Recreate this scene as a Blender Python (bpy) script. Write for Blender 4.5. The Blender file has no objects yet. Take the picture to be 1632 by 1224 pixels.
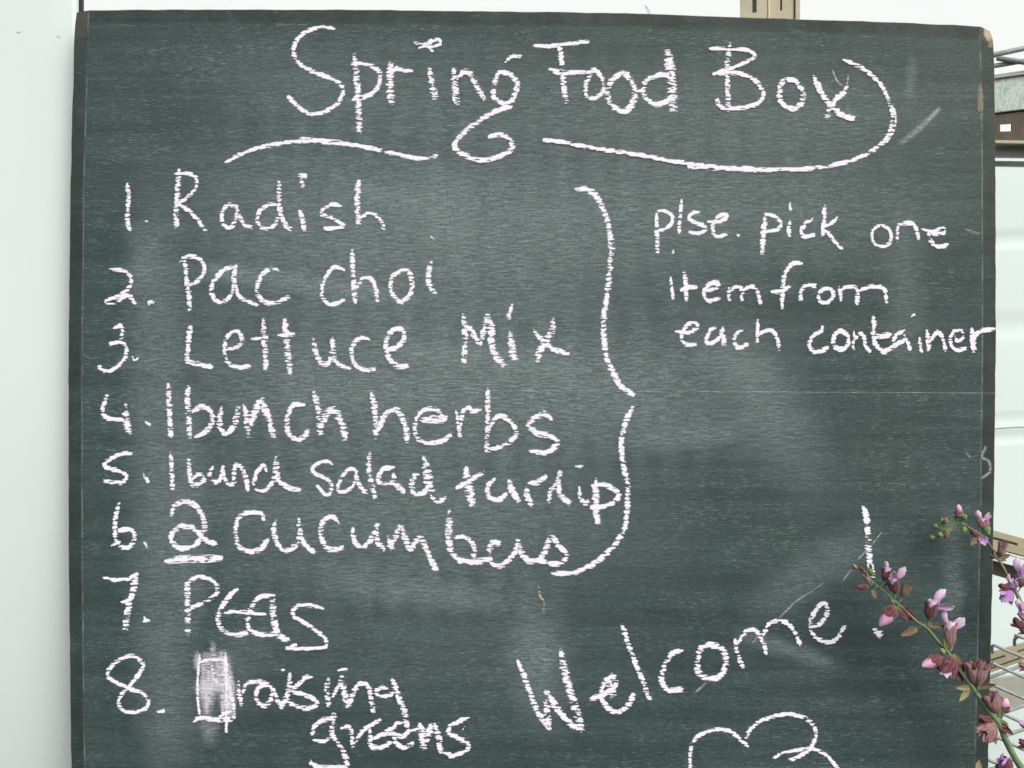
import bpy, math, random
from mathutils import Vector, Matrix
random.seed(7)

# ------------------------------------------------------------------ camera, sky, sun, exposure
SC = bpy.context.scene
K = 0.00075                       # metres per photo pixel on the board face
D = 1.29                          # camera to board
CZ = 1.30                         # height of the lens above the ground
cam = bpy.data.cameras.new('camera'); camo = bpy.data.objects.new('camera', cam)
SC.collection.objects.link(camo); SC.camera = camo
camo.location = (0, -D, CZ); camo.rotation_euler = (math.radians(90), 0, 0)
cam.sensor_width = 36; cam.lens = 36 * D / (1632 * K)
cam.clip_start = 0.02; cam.clip_end = 200
cam.dof.use_dof = True; cam.dof.focus_distance = D - 0.03; cam.dof.aperture_fstop = 16

SUN_DIR = Vector((0.42, -0.75, 0.80)).normalized()       # towards the sun: up, to the right, behind the photographer
EL = math.asin(SUN_DIR.z); ROT = math.atan2(SUN_DIR.x, SUN_DIR.y)
w = bpy.data.worlds.new('World'); SC.world = w; w.use_nodes = True
nt = w.node_tree; bg = nt.nodes['Background']
sky = nt.nodes.new('ShaderNodeTexSky'); sky.sky_type = 'NISHITA'; sky.sun_disc = False
sky.sun_elevation = EL; sky.sun_rotation = ROT; sky.dust_density = 4.0; sky.air_density = 1.0; sky.ozone_density = 1.0
nt.links.new(sky.outputs[0], bg.inputs[0]); bg.inputs[1].default_value = 0.12
sl = bpy.data.lights.new('sun', 'SUN'); sl.energy = 1.5; sl.angle = math.radians(40); sl.color = (1, 0.97, 0.92)
so = bpy.data.objects.new('sun', sl); SC.collection.objects.link(so)
so.rotation_euler = SUN_DIR.to_track_quat('Z', 'Y').to_euler(); so.location = (2, -3, 4)
SC.view_settings.view_transform = 'Standard'; SC.view_settings.look = 'None'
SC.view_settings.exposure = 0.35; SC.view_settings.gamma = 1
SC.cycles.transparent_max_bounces = 32


# chalk strokes: tile letter, width in photo pixels (f = light pressure, s = rubbed), then points
STROKES = """
@ chalk word "Spring" in the heading
A 7.5 360,100 300,90 240,98 170,130 125,175 108,230 120,280 160,330 240,370 320,400 385,430 415,475 405,525 375,570 320,605 250,628 190,620 130,575 75,520
A 11 487,265 495,340 500,420 508,520 510,620 515,742
A 8 470,320 540,315 600,335 640,370 645,420 620,475 570,515 475,538
A 13 710,310 708,380 705,460 715,558
A 8 715,385 740,350 790,355 840,362
A 6 855,185 900,200 950,190 1000,165 1020,190 985,210 945,205 950,180 985,165
A 5 885,220 930,205 970,240
A 11 950,345 960,400 968,450 985,528
A 11 1100,345 1105,420 1110,500 1122,562
A 9 1120,410 1160,370 1200,375 1225,420 1255,480 1290,535
A 9 1370,385 1355,440 1345,500 1360,540 1410,560 1455,550 1485,490 1490,430 1450,385 1400,372 1370,385
A 7 1420,305 1460,275 1520,270
A 9 1460,585 1380,605 1280,655 1190,720 1130,780 1105,825 1130,865 1190,893 1260,915 1340,905 1420,875 1465,830 1445,785 1390,755 1320,765
@ chalk word "Food" in the heading
B 8 45,203 130,208 220,198 300,190 378,182
B 9 200,205 212,290 220,380 228,460 242,555
B 9 140,350 200,370 280,372 355,372
B 8 370,375 420,358 460,400 480,450 462,500 430,528 385,532
B 8 400,385 370,430 362,480 368,520
B 10 600,370 545,400 505,450 500,510 520,570 570,605 620,605 655,560 668,500 655,440 625,395 590,370
B 9 885,385 820,390 760,410 725,450 720,500 745,545 800,570 850,560 890,535
B 16 868,230 880,300 893,380 895,460 900,540 905,598
B 5 670,490 720,480
@ chalk word "Box" in the heading
B 7 1125,225 1180,222 1260,230 1340,232 1400,250 1405,280 1350,310 1270,345 1200,365 1155,382
B 8 1155,382 1250,372 1340,385 1410,420 1455,480 1455,535 1400,575 1320,593 1240,598 1190,580 1175,530
B 9 1258,195 1243,270 1238,350 1240,450 1245,590
C 9 625,300 575,310 553,360 553,420 590,465 640,480 685,450 700,395 680,345 640,305 600,300
C 10 765,280 790,340 830,410 880,470 940,520 1012,540
C 10 970,345 940,390 900,425 870,480 845,535
C 3s.6 880,240 905,300 940,340
C 3s.5 978,272 970,335
@ chalk swash sweeping round the right of the heading
C 7.5 950,180 1020,205 1080,240 1140,290 1190,345 1220,410 1245,480 1252,540 1240,610 1210,665 1160,715 1090,760 1000,800 880,830 740,850 580,856 420,860 260,854 100,844 0,838 B:1500,975 1300,965 1100,950 900,920 700,885 500,855 350,830 220,805 105,790
C 5 1245,450 1268,520 1262,600 1225,670 1150,725
@ short chalk swash under the start of the heading
Z 7 360,258 385,245 410,236 440,230 478,225 525,227 574,233 607,240 641,248 672,253 697,249
Z 4f.8 478,220 540,225 600,236
@ faint pale chalk rub right of the heading
C 11s0.29 1300,690 1380,635 1460,560 1540,480
C 6s0.35 1470,550 1545,478
@ chalk number "1." of the list
D 8 173,172 180,240 176,310 175,370 188,415
D 6 266,352 272,372
@ chalk word "Radish"
D 9 443,95 438,170 432,260 428,340 430,410
D 6.5 418,122 480,118 525,135 535,170 515,215 470,255 430,275
D 7.5 430,275 490,310 540,360 580,415
D 7 745,290 695,285 668,325 668,375 705,408 735,365 748,300
D 8 740,290 755,340 785,390 820,400
D 7.5 945,280 900,285 860,320 850,370 880,405 930,395 965,340
D 9 962,155 965,230 965,300 980,350 1000,395 1028,408
D 9 1070,312 1085,360 1095,412
D 10 1068,130 1100,132
D 9 1078,150 1085,190
D 6.5 1285,290 1240,280 1200,300 1180,330 1230,350 1290,380 1297,398 1240,405 1195,408
D 10 1378,155 1370,230 1372,310 1378,390
D 7 1385,350 1430,325 1475,345 1500,380 1508,422
@ chalk number "2." of the list
D 7 85,618 150,625 190,655 190,700 150,745 90,770 60,785
D 7 70,798 120,785 175,755 215,795
D 5 65,785 130,752 200,755
D 6f1.3 287,800 284,788 310,787
@ chalk word "Pac"
D 7 445,580 480,550 540,560 572,600 565,650 520,690 475,700
D 8.5 468,565 478,630 485,700 495,760 495,828
D 8 738,605 690,615 640,655 612,705 620,765 660,790 705,760 730,700
D 9 738,600 728,660 732,700
D 7 735,690 750,750 800,785 850,805
D 8 965,628 920,615 875,645 848,700 850,750 890,785 940,793 1012,762
@ chalk word "choi"
D 7 1300,620 1250,605 1210,650 1185,710 1190,765 1230,800 1300,780
D 9 1343,520 1345,600 1352,700 1358,795
D 7.5 1365,720 1400,665 1445,670 1465,720 1475,785
F 8.5 155,200 105,230 88,290 105,350 150,390 195,365 220,310 215,240 185,195 150,200
F 9 342,138 325,200 320,260 338,310 365,350
Z 5.5 687,377 692,380
@ chalk number "3." of the list
E 7.5 105,465 140,455 148,490 130,530 85,548
E 7 90,545 150,545 170,575 155,630 110,675 60,690 20,662
E 4f.9 200,612 212,635 230,620
@ chalk word "Lettuce"
E 9 503,445 493,520 488,590 485,635 540,655 612,668
E 7.5 690,578 745,563 770,530 755,490 715,490 685,530 680,600 700,650 750,672 812,665
E 10 880,425 882,500 890,590 895,675
E 7 820,522 870,518 900,515
E 11 993,420 1000,500 1010,600 1018,702
E 9 958,505 1000,498 1038,500
E 8.5 1138,520 1150,580 1175,640 1210,655 1235,610 1243,525
E 10 1243,520 1242,590 1250,640
E 8 1250,635 1290,665 1330,675
E 8 1435,530 1395,515 1350,550 1340,610 1365,665 1410,685 1460,680
F 9 60,690 130,670 172,620 165,570 120,560 75,600 58,670 80,740 130,790 200,790
@ chalk word "Mix"
F 10 538,475 545,540 548,620 545,700 543,782
F 9 548,545 580,560 610,610 645,668
F 10 640,650 665,570 690,475
F 12 695,470 710,560 715,650 730,720 790,785
F 13 832,580 835,650 840,700 858,755
F 9 838,415 825,455
F 12 825,455 815,490
F 9 975,570 1020,620 1070,670 1130,700 1185,715
F 12 1093,505 1085,570 1050,640 1010,700 1000,755
@ upper chalk brace beside the list
Z 10 918,301 935,302 950,313 962,335 970,360 974,390 F:1455,80 1440,250 1420,400 1408,520 1410,620 1430,750 1475,850 1520,920 1590,968
@ chalk number "4." of the list
G 8 85,145 65,200 50,260 80,295 130,305 190,305
G 12 195,215 195,280 205,340 218,385
G 5.5 318,318 350,340
@ chalk numeral "1" before bunch herbs
G 9 460,85 465,180 468,280 475,412
@ chalk word "bunch" before herbs
G 10 585,95 580,180 585,280 595,412
G 9 610,260 660,225 705,235 735,290 720,350 680,385 630,412
G 10 790,235 780,300 785,360 820,390 860,350 885,290 895,235
G 10 930,215 945,300 955,405
G 12 965,350 990,270 1035,190 1060,240 1085,310 1110,408
G 9 1300,215 1240,210 1208,260 1195,330 1210,395 1260,432 1308,405 1325,372
G 11 1363,140 1385,220 1395,300 1405,398
G 12 1400,360 1440,270 1490,250 1520,300 1545,350 1550,422
@ chalk word "herbs"
H 10 110,125 125,190 130,280 130,365
H 10 140,330 180,250 240,215 280,270 300,330 300,385
H 13f.8 378,268 440,270 512,262
H 8 500,250 460,215 400,215 355,260 345,320 365,375 430,395 490,385 538,352
H 7.5 568,220 580,290 590,368
H 7.5 590,300 605,225 640,200 655,225 700,212
H 9 740,100 740,200 738,320 735,438
H 8 745,320 780,260 820,250 870,290 895,340 860,385 790,420 730,435
H 10 1085,265 1045,240 990,260 962,300 1000,335 1070,355 1113,380 1100,420 1050,445 970,443
@ lower chalk brace beside the list
H 9.5 1525,200 1490,270 1465,370 1465,450 1480,540 J:1495,-40 1497,30 1495,100 1485,190 1455,260 1400,330 1330,390 1260,430 1190,452 1090,458
@ chalk number "5." of the list
G 7.5 235,515 170,520 110,545 65,582 90,605 160,625 200,655 180,690 130,695 60,683
G 6.5 305,638 318,665 335,692
@ chalk numeral "1" before bunch salad turnip
G 8 473,515 480,600 483,670 487,735
@ chalk word "bunch" before salad
G 8.5 587,540 590,620 605,712
G 8 610,668 655,645 685,680 650,705 605,715
G 7.5 737,598 715,650 745,690 785,670 800,590
G 8 800,590 805,660 840,710 872,690
G 8 862,690 868,620 885,582 920,615 942,670 952,742
G 8f1.1 1068,625 1050,592 1014,625 996,672 990,705
G 8 1000,738 1050,745 1100,700 1120,650
G 11 1130,540 1130,620 1135,690
G 10 1140,680 1190,720 1275,745
@ chalk word "salad"
K 7 270,268 230,250 150,265 95,310 120,350 200,385 255,430 262,500 215,535 140,460
K 6.5 490,335 430,310 370,360 330,430 320,500 380,505 440,470 478,400
K 8 475,340 490,420 530,490 575,515
K 9.5 595,175 585,280 595,370 620,480 640,558
K 9 800,300 720,310 680,360 670,420 740,445 800,425
K 10 800,360 820,440 890,512
K 9 1030,360 990,365 962,430 975,520 1040,530 1100,485
K 15 1070,215 1085,320 1105,420 1115,500
K 9 1110,490 1150,500
K 8 1125,545 1180,600 1250,562
@ chalk word "turnip"
L 14f1.15 622,185 628,260 640,320 655,385
L 9 570,298 620,270 680,235 720,215
L 9f1.1 775,250 738,290 742,340 790,365 840,332
L 12f1.15 855,260 870,310 902,365
L 10 952,290 952,340 978,390
L 9.5 962,275 1010,265 1055,238
L 8 1078,298 1068,372
L 8 1075,320 1115,270 1132,210
L 10f1.1 1125,250 1130,330 1185,380
L 8 1235,295 1240,350 1265,380 1285,370
L 5 1215,180 1255,182
L 12f1.2 1325,255 1325,340 1328,420 1335,485
L 8.5f1.15 1305,285 1370,280 1430,310 1450,340 1410,380 1350,400 1300,400
@ chalk number "6." of the list
M 8 132,70 115,130 108,200 115,260 150,300 195,290 212,240 185,208 130,215
M 6f.8 92,290 135,275
M 6 258,268 275,300
@ underlined chalk numeral "2" before cucumbers
M 9 402,135 420,85 470,65 530,85 565,140 575,200 560,250 520,290 450,305 405,270 410,220 470,190 530,210 580,260 640,290
M 12 375,375 450,362 560,360 660,358
@ chalk word "cucumbers" as written
M 8.5 885,165 868,125 800,122 752,150 735,220 750,290 810,325 870,305 905,255
M 9 945,165 935,220 965,300 1010,315 1055,280 1078,220
M 9 1065,155 1075,240 1110,300 1148,328
M 9 1275,180 1235,140 1190,170 1180,230 1200,290 1240,315 1292,300
M 9 1345,200 1355,270 1395,300 1440,260 1475,180
M 9 1465,195 1475,270 1510,310
J 15 205,260 218,322
J 10 220,300 265,195
J 10 270,190 290,260 320,325 350,280 375,265 410,330 435,390 460,438
J 11 530,120 530,200 530,280 540,348
J 8.5 560,262 620,260 665,310 660,370
J 11 548,352 600,385 680,390 755,375
J 11 750,380 755,290 800,292
J 9 755,400 800,415 850,385 890,330 905,275
J 10 900,275 925,345 960,385 1015,380 1050,330 1080,245
J 9 1080,245 1120,300 1165,350 1150,385 1100,402 1000,385
@ row of faint tan chalk dashes below the list
J 4f0.54 1015,520 1022,575 1045,612 1038,668
@ chalk number "7." of the list
M 7 50,460 110,470 180,462 225,440
M 11 220,440 205,510 185,590 170,660 163,725
M 7 143,585 190,575
M 7 262,665 272,690
M 6 258,688 286,680
@ chalk word "Peas"
M 10 485,480 485,560 488,650 488,756
M 7.5 475,490 540,455 600,465 640,500 635,545 580,585 500,615
M 8.5 745,520 700,560 660,620 645,680 670,735 730,755 800,745
M 6.5 680,640 760,635 890,650
M 8.5 930,552 870,558 825,600 800,660 808,725 860,752 935,755
M 11 932,548 930,620 940,700 962,760 1015,785
M 7 1190,620 1140,605 1060,605 1032,650 1090,690 1150,730 1205,780 1200,822 1120,827 1000,825
M 7 1025,815 1050,808
@ chalk number "8." of the list
N 7 850,570 790,548 720,572 662,622 650,670 700,710 780,745 860,775 895,820 870,870 800,888 735,870 715,820 740,770 790,720 840,650 865,605 835,578
N 9 952,886 985,880
@ smeared and overwritten chalk letter "B"
O 5f1.4 320,185 308,300 300,450 303,580 318,695
O 8 270,762 310,728 400,738 500,745 600,735
O 5f1.2 325,240 400,225 490,222 540,232
O 8f1.25 540,200 545,300 555,400 580,500 605,600 612,735
O 5 540,150 542,300 548,450 552,600 550,700 550,860
O 7 490,720 530,690 600,670
O 12s.55 430,90 437,210
O 12s.5 290,180 290,290
O 26s.75 390,240 395,420 380,660
O 24s1.0 520,200 545,420 565,690
O 12s.5 590,380 600,560 605,700
O 26s.95 335,455 430,450 560,440
O 16s.3 450,250 455,330
O 9s.6 350,230 345,560
O 8s.7 372,420 380,700
O 9s.55 470,230 480,470
O 7s.8 400,330 402,500
O 6s.7 515,480 520,730
O 10s.7 580,330 585,560
O 18s.6 330,480 480,470
O 7s.5 300,160 296,300
O 6s.6 505,170 508,240
O 34s.3 400,740 410,900
O 12s.35 330,180 500,200
O 10f.7 430,270 440,360 460,430
@ chalk word "raising" after the smeared letter
O 8 655,410 655,500 682,612
O 7.5 690,520 720,440 790,410 870,420 940,460 980,540 1000,590 1040,630
O 8 930,450 850,450 810,510 825,590 880,620 930,580 950,500
O 10 1100,350 1095,450 1070,560 1020,632
O 8 1028,312 1045,312
O 8 1290,375 1240,375 1180,430 1125,500 1200,520 1300,560 1338,600 1290,640 1210,645 1090,600
Q 9 240,170 222,260 232,340 242,400
Q 7 270,330 300,280 345,180
Q 11 352,145 370,270 405,405
Q 9 425,400 455,290 515,218 580,240 605,330 625,465
Q 5 318,100 360,88 405,82
Q 8 750,250 690,245 648,282 680,320 750,320 800,290
Q 10 790,175 820,250 860,360 900,460 920,595
@ chalk word "greens" at the foot of the list
Q 8 300,505 230,518 150,550 108,600 95,670
Q 7 110,700 180,712 240,700
Q 9 285,520 268,590 275,670 310,710 360,800 395,880 378,935 250,945 130,930 82,888
Q 3f.6 300,490 290,465 270,478 275,500 300,495
Q 8 350,600 420,590 440,650 450,762
Q 8 462,740 520,640 600,575 685,535
Q 9 595,600 600,690 600,750 640,770 720,760 780,715
Q 8 630,690 700,655 790,650 870,675 925,640 935,600
Q 8 880,560 830,555 790,600 740,625
Q 8.5 800,670 830,740 900,765 970,730
Q 5 930,625 1020,605
Q 14 1030,560 1050,640 1065,770
Q 13 1080,720 1105,640 1125,575
Q 11 1160,570 1185,650 1200,740 1225,810
Q 7 1225,812 1300,820
Q 8 1460,510 1370,540 1290,590 1278,640 1350,680 1440,730 1440,790 1370,825 1290,848
Q 2f.8 1422,580 1385,635
@ chalk word "plse."
R 7.5 115,180 118,260 120,350 122,462
R 6.5 125,160 175,160 225,190 220,240 180,280 105,300
R 6.5 290,80 280,180 270,315
R 7 415,165 370,170 338,205 370,235 440,260 455,290 410,315 340,302
R 7 475,232 540,235 600,205 600,185 550,192 515,235 505,290 530,335 600,325
R 8 680,318 686,326
R 6 232,432 232,448
@ chalk word "pick"
R 9 875,185 862,270 855,370 852,468
R 7 870,180 930,190 975,230 975,270 930,295 860,305
R 7 1045,230 1035,280 1040,332
R 6 1045,100 1050,152
R 7.5 1200,215 1150,250 1120,300 1145,335 1210,325
T 7.5 150,122 145,200 140,270 138,338
T 6 235,205 200,240 130,278
T 6.5 150,290 190,330 225,380 268,420
@ chalk word "one"
T 6 540,258 495,280 478,330 492,380 540,405 595,390 612,340 595,285 545,258
T 6 655,368 655,300 665,250
T 7 665,258 730,242 780,270 803,352
T 6 830,285 900,300 985,268
T 7 985,275 980,310 900,320
T 7.5 870,305 890,370 940,410 1005,392
@ chalk word "item"
R 6 212,615 218,690 230,768
R 7.5 305,580 318,650 320,782
R 9 285,710 330,690 392,692
R 7.5 455,715 520,700 545,662 490,662 448,710 448,760 490,785 555,765
R 6.5 622,690 618,730 622,778
R 7.5 625,712 670,690 705,700 710,780
R 7 715,712 770,685 810,705 822,750 838,800
@ chalk word "from"
R 7.5 1125,525 1080,518 1035,550 1005,610 995,680 990,750 990,832
R 8 920,720 980,715 1040,685
R 7.5 1125,700 1120,740 1118,785
R 8 1120,712 1160,678 1220,680
T 7 200,700 140,705 108,750 130,795 180,790 212,740 190,700
T 7 250,690 260,740 265,780
T 7.5 260,712 310,685 370,700 378,750 375,808
T 7 385,715 450,690 540,688 572,720 580,795
@ chalk word "each"
R 7 250,1000 340,1005 400,965 390,940 340,945 298,1000 290,1060 330,1090 390,1088
R 7.5 540,970 500,980 465,1040 470,1080 520,1070 560,1030 575,975
R 9 575,975 578,1030 585,1088
R 7.5 715,985 675,1010 655,1060 680,1112 748,1088
R 6.5 820,915 818,990 815,1072
R 7 825,1020 880,990 930,1000 955,1050 970,1122
@ chalk word "container" running off the board edge
U 7.5 155,200 150,235 80,285 50,350 80,405 140,405 200,378
U 8 300,240 255,280 245,350 290,390 350,370 370,300 330,250 290,240
U 5.5 412,245 415,310 402,370 415,392
U 7 400,335 450,270 490,280 505,360 542,408
U 8.5 570,130 575,200 575,280 585,350 640,405 700,395 760,350 830,310
U 9 555,262 620,285 710,268
U 7 820,240 760,270 730,320
U 7 820,280 845,330 868,395
U 6.5 945,300 950,360 960,418
U 7 882,122 900,115
U 8 1003,235 1015,310 1018,400
U 7 1030,325 1090,250 1130,300 1155,402
U 6.5 1235,285 1255,330 1300,290 1280,240 1225,245 1195,300 1205,360 1250,398 1320,380
U 10.5 1370,230 1375,300 1385,428
U 8 1385,310 1420,255 1480,235 1562,225
@ slanting chalk word "Welcome"
V 9 68,335 100,410 135,510 170,580 205,632
V 12 205,630 195,540 195,470
V 11 200,480 245,550 300,610 345,635
V 13 255,290 270,370 300,480 325,560 345,630
V 9 380,500 440,480 492,440 480,400 450,420 430,480 450,530 500,555 545,530 570,480
V 15 455,400 478,480
V 9 520,175 550,270 590,370 640,502
V 9.5 780,290 740,300 702,360 692,420 722,460 780,458
V 10.5 905,262 860,285 845,350 860,395 910,412 955,390 970,330 950,280 895,262
V 8 1010,240 1018,300 1045,360
V 7.5 1025,255 1060,205 1100,205 1130,250 1145,302
V 7.5 1130,225 1160,172 1210,160 1255,190 1292,262
V 8 1335,190 1380,170 1410,120 1400,85 1370,100 1338,160 1350,220 1400,250 1450,240 1485,180
@ slanting chalk exclamation mark
X 11f1.1 100,75 115,150 118,220 125,300 137,385
X 15 148,620 172,635
@ chalk heart outline cut off by the bottom of the picture
V 7 815,830 818,720 850,662 920,635 980,637 1030,672 1068,712
V 7 1052,690 1070,640 1120,597 1200,570 1280,570 1340,602 1360,650 1340,710 1290,748 1245,768
V 6.5 1175,757 1230,732 1330,716 1400,740 1465,810
@ thin old diagonal chalk scratch behind the welcome
V 4s0.42 840,470 885,430
V 3s0.39 1085,260 1110,225
V 3.5s0.35 1200,150 1270,80
V 2.5s0.35 1270,80 1390,0
X 2.5s0.45 10,400 45,350
X 3s0.42 72,310 125,255
X 2.5s0.45 140,238 178,188
@ faint rubbed chalk curl at the right edge of the board
W 5s0.42 418,1008 404,1048 430,1066 434,1105 402,1132
W 4s0.28 340,1030 360,1052
W 5s0.24 338,160 395,180
"""
DUST_AND_GLARE = [  # wiped chalk, plus wide pale ribbons painting the glare over the board's centre
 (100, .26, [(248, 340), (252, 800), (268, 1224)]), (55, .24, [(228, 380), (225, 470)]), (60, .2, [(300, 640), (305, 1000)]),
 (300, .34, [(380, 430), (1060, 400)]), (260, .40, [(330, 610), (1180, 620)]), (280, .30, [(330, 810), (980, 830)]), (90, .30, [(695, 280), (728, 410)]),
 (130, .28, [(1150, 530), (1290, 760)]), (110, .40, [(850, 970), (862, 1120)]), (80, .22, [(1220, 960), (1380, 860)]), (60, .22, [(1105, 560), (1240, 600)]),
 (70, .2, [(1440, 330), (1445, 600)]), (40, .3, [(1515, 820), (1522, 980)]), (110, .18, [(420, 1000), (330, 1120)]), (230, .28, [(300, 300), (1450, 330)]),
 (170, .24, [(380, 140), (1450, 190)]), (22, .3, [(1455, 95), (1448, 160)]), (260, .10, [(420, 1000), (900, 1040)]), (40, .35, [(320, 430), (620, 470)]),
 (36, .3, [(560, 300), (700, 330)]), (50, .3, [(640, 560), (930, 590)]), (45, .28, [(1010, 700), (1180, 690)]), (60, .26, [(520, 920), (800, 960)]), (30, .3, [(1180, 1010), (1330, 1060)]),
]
# ------------------------------------------------------------------ helpers
def at(px, py, y=0.0):
    """photo pixel -> world point at depth y (y grows away from the camera, 0 = board face)"""
    s = (D + y) / D
    return Vector(((px - 816) * K * s, y, CZ + (612 - py) * K * s))

def new(name, me, parent=None, label=None, cat=None, group=None, kind=None):
    o = bpy.data.objects.new(name, me); SC.collection.objects.link(o)
    if parent is not None: o.parent = parent
    if label: o['label'] = label
    if cat: o['category'] = cat
    if group: o['group'] = group
    if kind: o['kind'] = kind
    return o

def thing(name, loc, label, cat, group=None):
    o = new(name, None, None, label, cat, group); o.location = loc; o.empty_display_size = 0.02
    return o

class MB:
    """collects faces, in world coordinates, then links them as one mesh object"""
    def __init__(s): s.v = []; s.f = []; s.uv = []; s.m = []
    def add(s, vs, fs, uv=None, mi=0):
        b = len(s.v); s.v += [tuple(v) for v in vs]
        s.uv += (list(uv) if uv else [(0, 0)] * len(vs))
        for f in fs: s.f.append(tuple(b + i for i in f)); s.m.append(mi)
    def build(s, name, mats, parent=None, smooth=False, **kw):
        off = parent.matrix_basis.translation.copy() if parent is not None else Vector((0, 0, 0))
        p = parent
        while p is not None and p.parent is not None:
            p = p.parent; off = off + p.matrix_basis.translation
        me = bpy.data.meshes.new(name)
        me.from_pydata([(v[0] - off.x, v[1] - off.y, v[2] - off.z) for v in s.v], [], s.f)
        if not isinstance(mats, (list, tuple)): mats = [mats]
        for m in mats: me.materials.append(m)
        ul = me.uv_layers.new(name='UVMap')
        me.polygons.foreach_set('material_index', s.m)
        flat = []
        for lp in me.loops: flat += s.uv[lp.vertex_index]
        ul.data.foreach_set('uv', flat)
        if smooth: me.polygons.foreach_set('use_smooth', [True] * len(me.polygons))
        me.update()
        return new(name, me, parent, **kw)
    def tube(s, pts, r, n=10, mi=0, taper=None, cap=True):
        pts = [Vector(p) for p in pts]; rings = []; up = None
        for i, p in enumerate(pts):
            t = (pts[min(i + 1, len(pts) - 1)] - pts[max(i - 1, 0)]).normalized()
            if up is None: up = t.orthogonal().normalized()
            up = (up - t * up.dot(t)).normalized(); sd = t.cross(up)
            rr = r if taper is None else r * (1 + (taper - 1) * i / (len(pts) - 1))
            if callable(r): rr = r(i / (len(pts) - 1))
            rings.append([p + (up * math.cos(a) + sd * math.sin(a)) * rr for a in [2 * math.pi * k / n for k in range(n)]])
        vs = [v for R in rings for v in R]
        uv = [(k / n, i / len(pts)) for i in range(len(pts)) for k in range(n)]
        fs = [(i * n + k, i * n + (k + 1) % n, (i + 1) * n + (k + 1) % n, (i + 1) * n + k) for i in range(len(pts) - 1) for k in range(n)]
        if cap: fs += [tuple(range(n))[::-1], tuple((len(pts) - 1) * n + k for k in range(n))]
        s.add(vs, fs, uv, mi)
    def box(s, a, b, mi=0):
        (x0, y0, z0), (x1, y1, z1) = a, b
        v = [(x, y, z) for x in (x0, x1) for y in (y0, y1) for z in (z0, z1)]
        s.add(v, [(0, 1, 3, 2), (4, 6, 7, 5), (0, 4, 5, 1), (2, 3, 7, 6), (0, 2, 6, 4), (1, 5, 7, 3)], None, mi)
    def slab(s, poly, depth, mi=0):
        """front polygon (world points) pushed back by depth"""
        n = len(poly); b = [Vector(p) + Vector((0, depth, 0)) for p in poly]
        s.add(list(poly) + b, [tuple(range(n)), tuple(range(2 * n - 1, n - 1, -1))] + [(i, i + n, (i + 1) % n + n, (i + 1) % n) for i in range(n)], None, mi)

def catmull(pts, step):
    pts = [Vector(p) for p in pts]
    if len(pts) == 2:
        n = max(2, int((pts[1] - pts[0]).length / step)); return [pts[0].lerp(pts[1], i / n) for i in range(n + 1)]
    P = [pts[0] * 2 - pts[1]] + pts + [pts[-1] * 2 - pts[-2]]; out = []
    for i in range(1, len(P) - 2):
        a, b, c, d = P[i - 1:i + 3]; n = max(1, int((c - b).length / step + .5))
        for k in range(n):
            t = k / n
            out.append(.5 * ((2 * b) + (c - a) * t + (2 * a - 5 * b + 4 * c - d) * t * t + (3 * b - a - 3 * c + d) * t ** 3))
    out.append(pts[-1]); return out

def curve(tab, x):
    for (a, b), (c, d) in zip(tab, tab[1:]):
        if x <= c: return b + (d - b) * (x - a) / (c - a)
    return tab[-1][1]

# ------------------------------------------------------------------ materials
class Mat:
    def __init__(s, name, rough=.7, spec=.3):
        s.m = bpy.data.materials.new(name); s.m.use_nodes = True; s.t = s.m.node_tree
        s.b = s.t.nodes['Principled BSDF']; s.b.inputs['Roughness'].default_value = rough
        s.b.inputs['Specular IOR Level'].default_value = spec
    def n(s, ty, **kw):
        nd = s.t.nodes.new(ty)
        for k, v in kw.items(): setattr(nd, k, v)
        return nd
    def l(s, a, b): s.t.links.new(a, b)
    def set(s, sock, v):
        if hasattr(v, 'is_linked'): s.l(v, sock)
        else: sock.default_value = v
    def math(s, op, a, b=0.0, clamp=False):
        nd = s.n('ShaderNodeMath', operation=op, use_clamp=clamp); s.set(nd.inputs[0], a); s.set(nd.inputs[1], b); return nd.outputs[0]
    def coord(s, rot=(0, 0, 0), scale=(1, 1, 1), loc=(0, 0, 0)):
        tc = s.n('ShaderNodeTexCoord'); mp = s.n('ShaderNodeMapping'); s.l(tc.outputs['Object'], mp.inputs[0])
        mp.inputs['Rotation'].default_value = rot; mp.inputs['Scale'].default_value = scale; mp.inputs['Location'].default_value = loc
        return mp.outputs[0]
    def noise(s, vec, scale=1, detail=3, rough=.55, dist=0):
        nd = s.n('ShaderNodeTexNoise'); s.l(vec, nd.inputs['Vector']); nd.inputs['Scale'].default_value = scale
        nd.inputs['Detail'].default_value = detail; nd.inputs['Roughness'].default_value = rough; nd.inputs['Distortion'].default_value = dist
        return nd.outputs[0]
    def lin(s, v, a, b, c=0, d=1):
        nd = s.n('ShaderNodeMapRange'); s.l(v, nd.inputs[0])
        for i, k in enumerate((a, b, c, d)): nd.inputs[i + 1].default_value = k
        return nd.outputs[0]
    def mix(s, f, a, b):
        nd = s.n('ShaderNodeMix', data_type='RGBA'); s.set(nd.inputs[0], f)
        for sock, v in ((nd.inputs[6], a), (nd.inputs[7], b)):
            if hasattr(v, 'is_linked'): s.l(v, sock)
            else: sock.default_value = (*v, 1)
        return nd.outputs[2]
    def bump(s, h, strength, dist):
        nd = s.n('ShaderNodeBump'); nd.inputs['Strength'].default_value = strength; nd.inputs['Distance'].default_value = dist
        s.l(h, nd.inputs['Height']); s.l(nd.outputs[0], s.b.inputs['Normal'])
    def col(s, v):
        if hasattr(v, 'is_linked'): s.l(v, s.b.inputs['Base Color'])
        else: s.b.inputs['Base Color'].default_value = (*v, 1)

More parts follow.
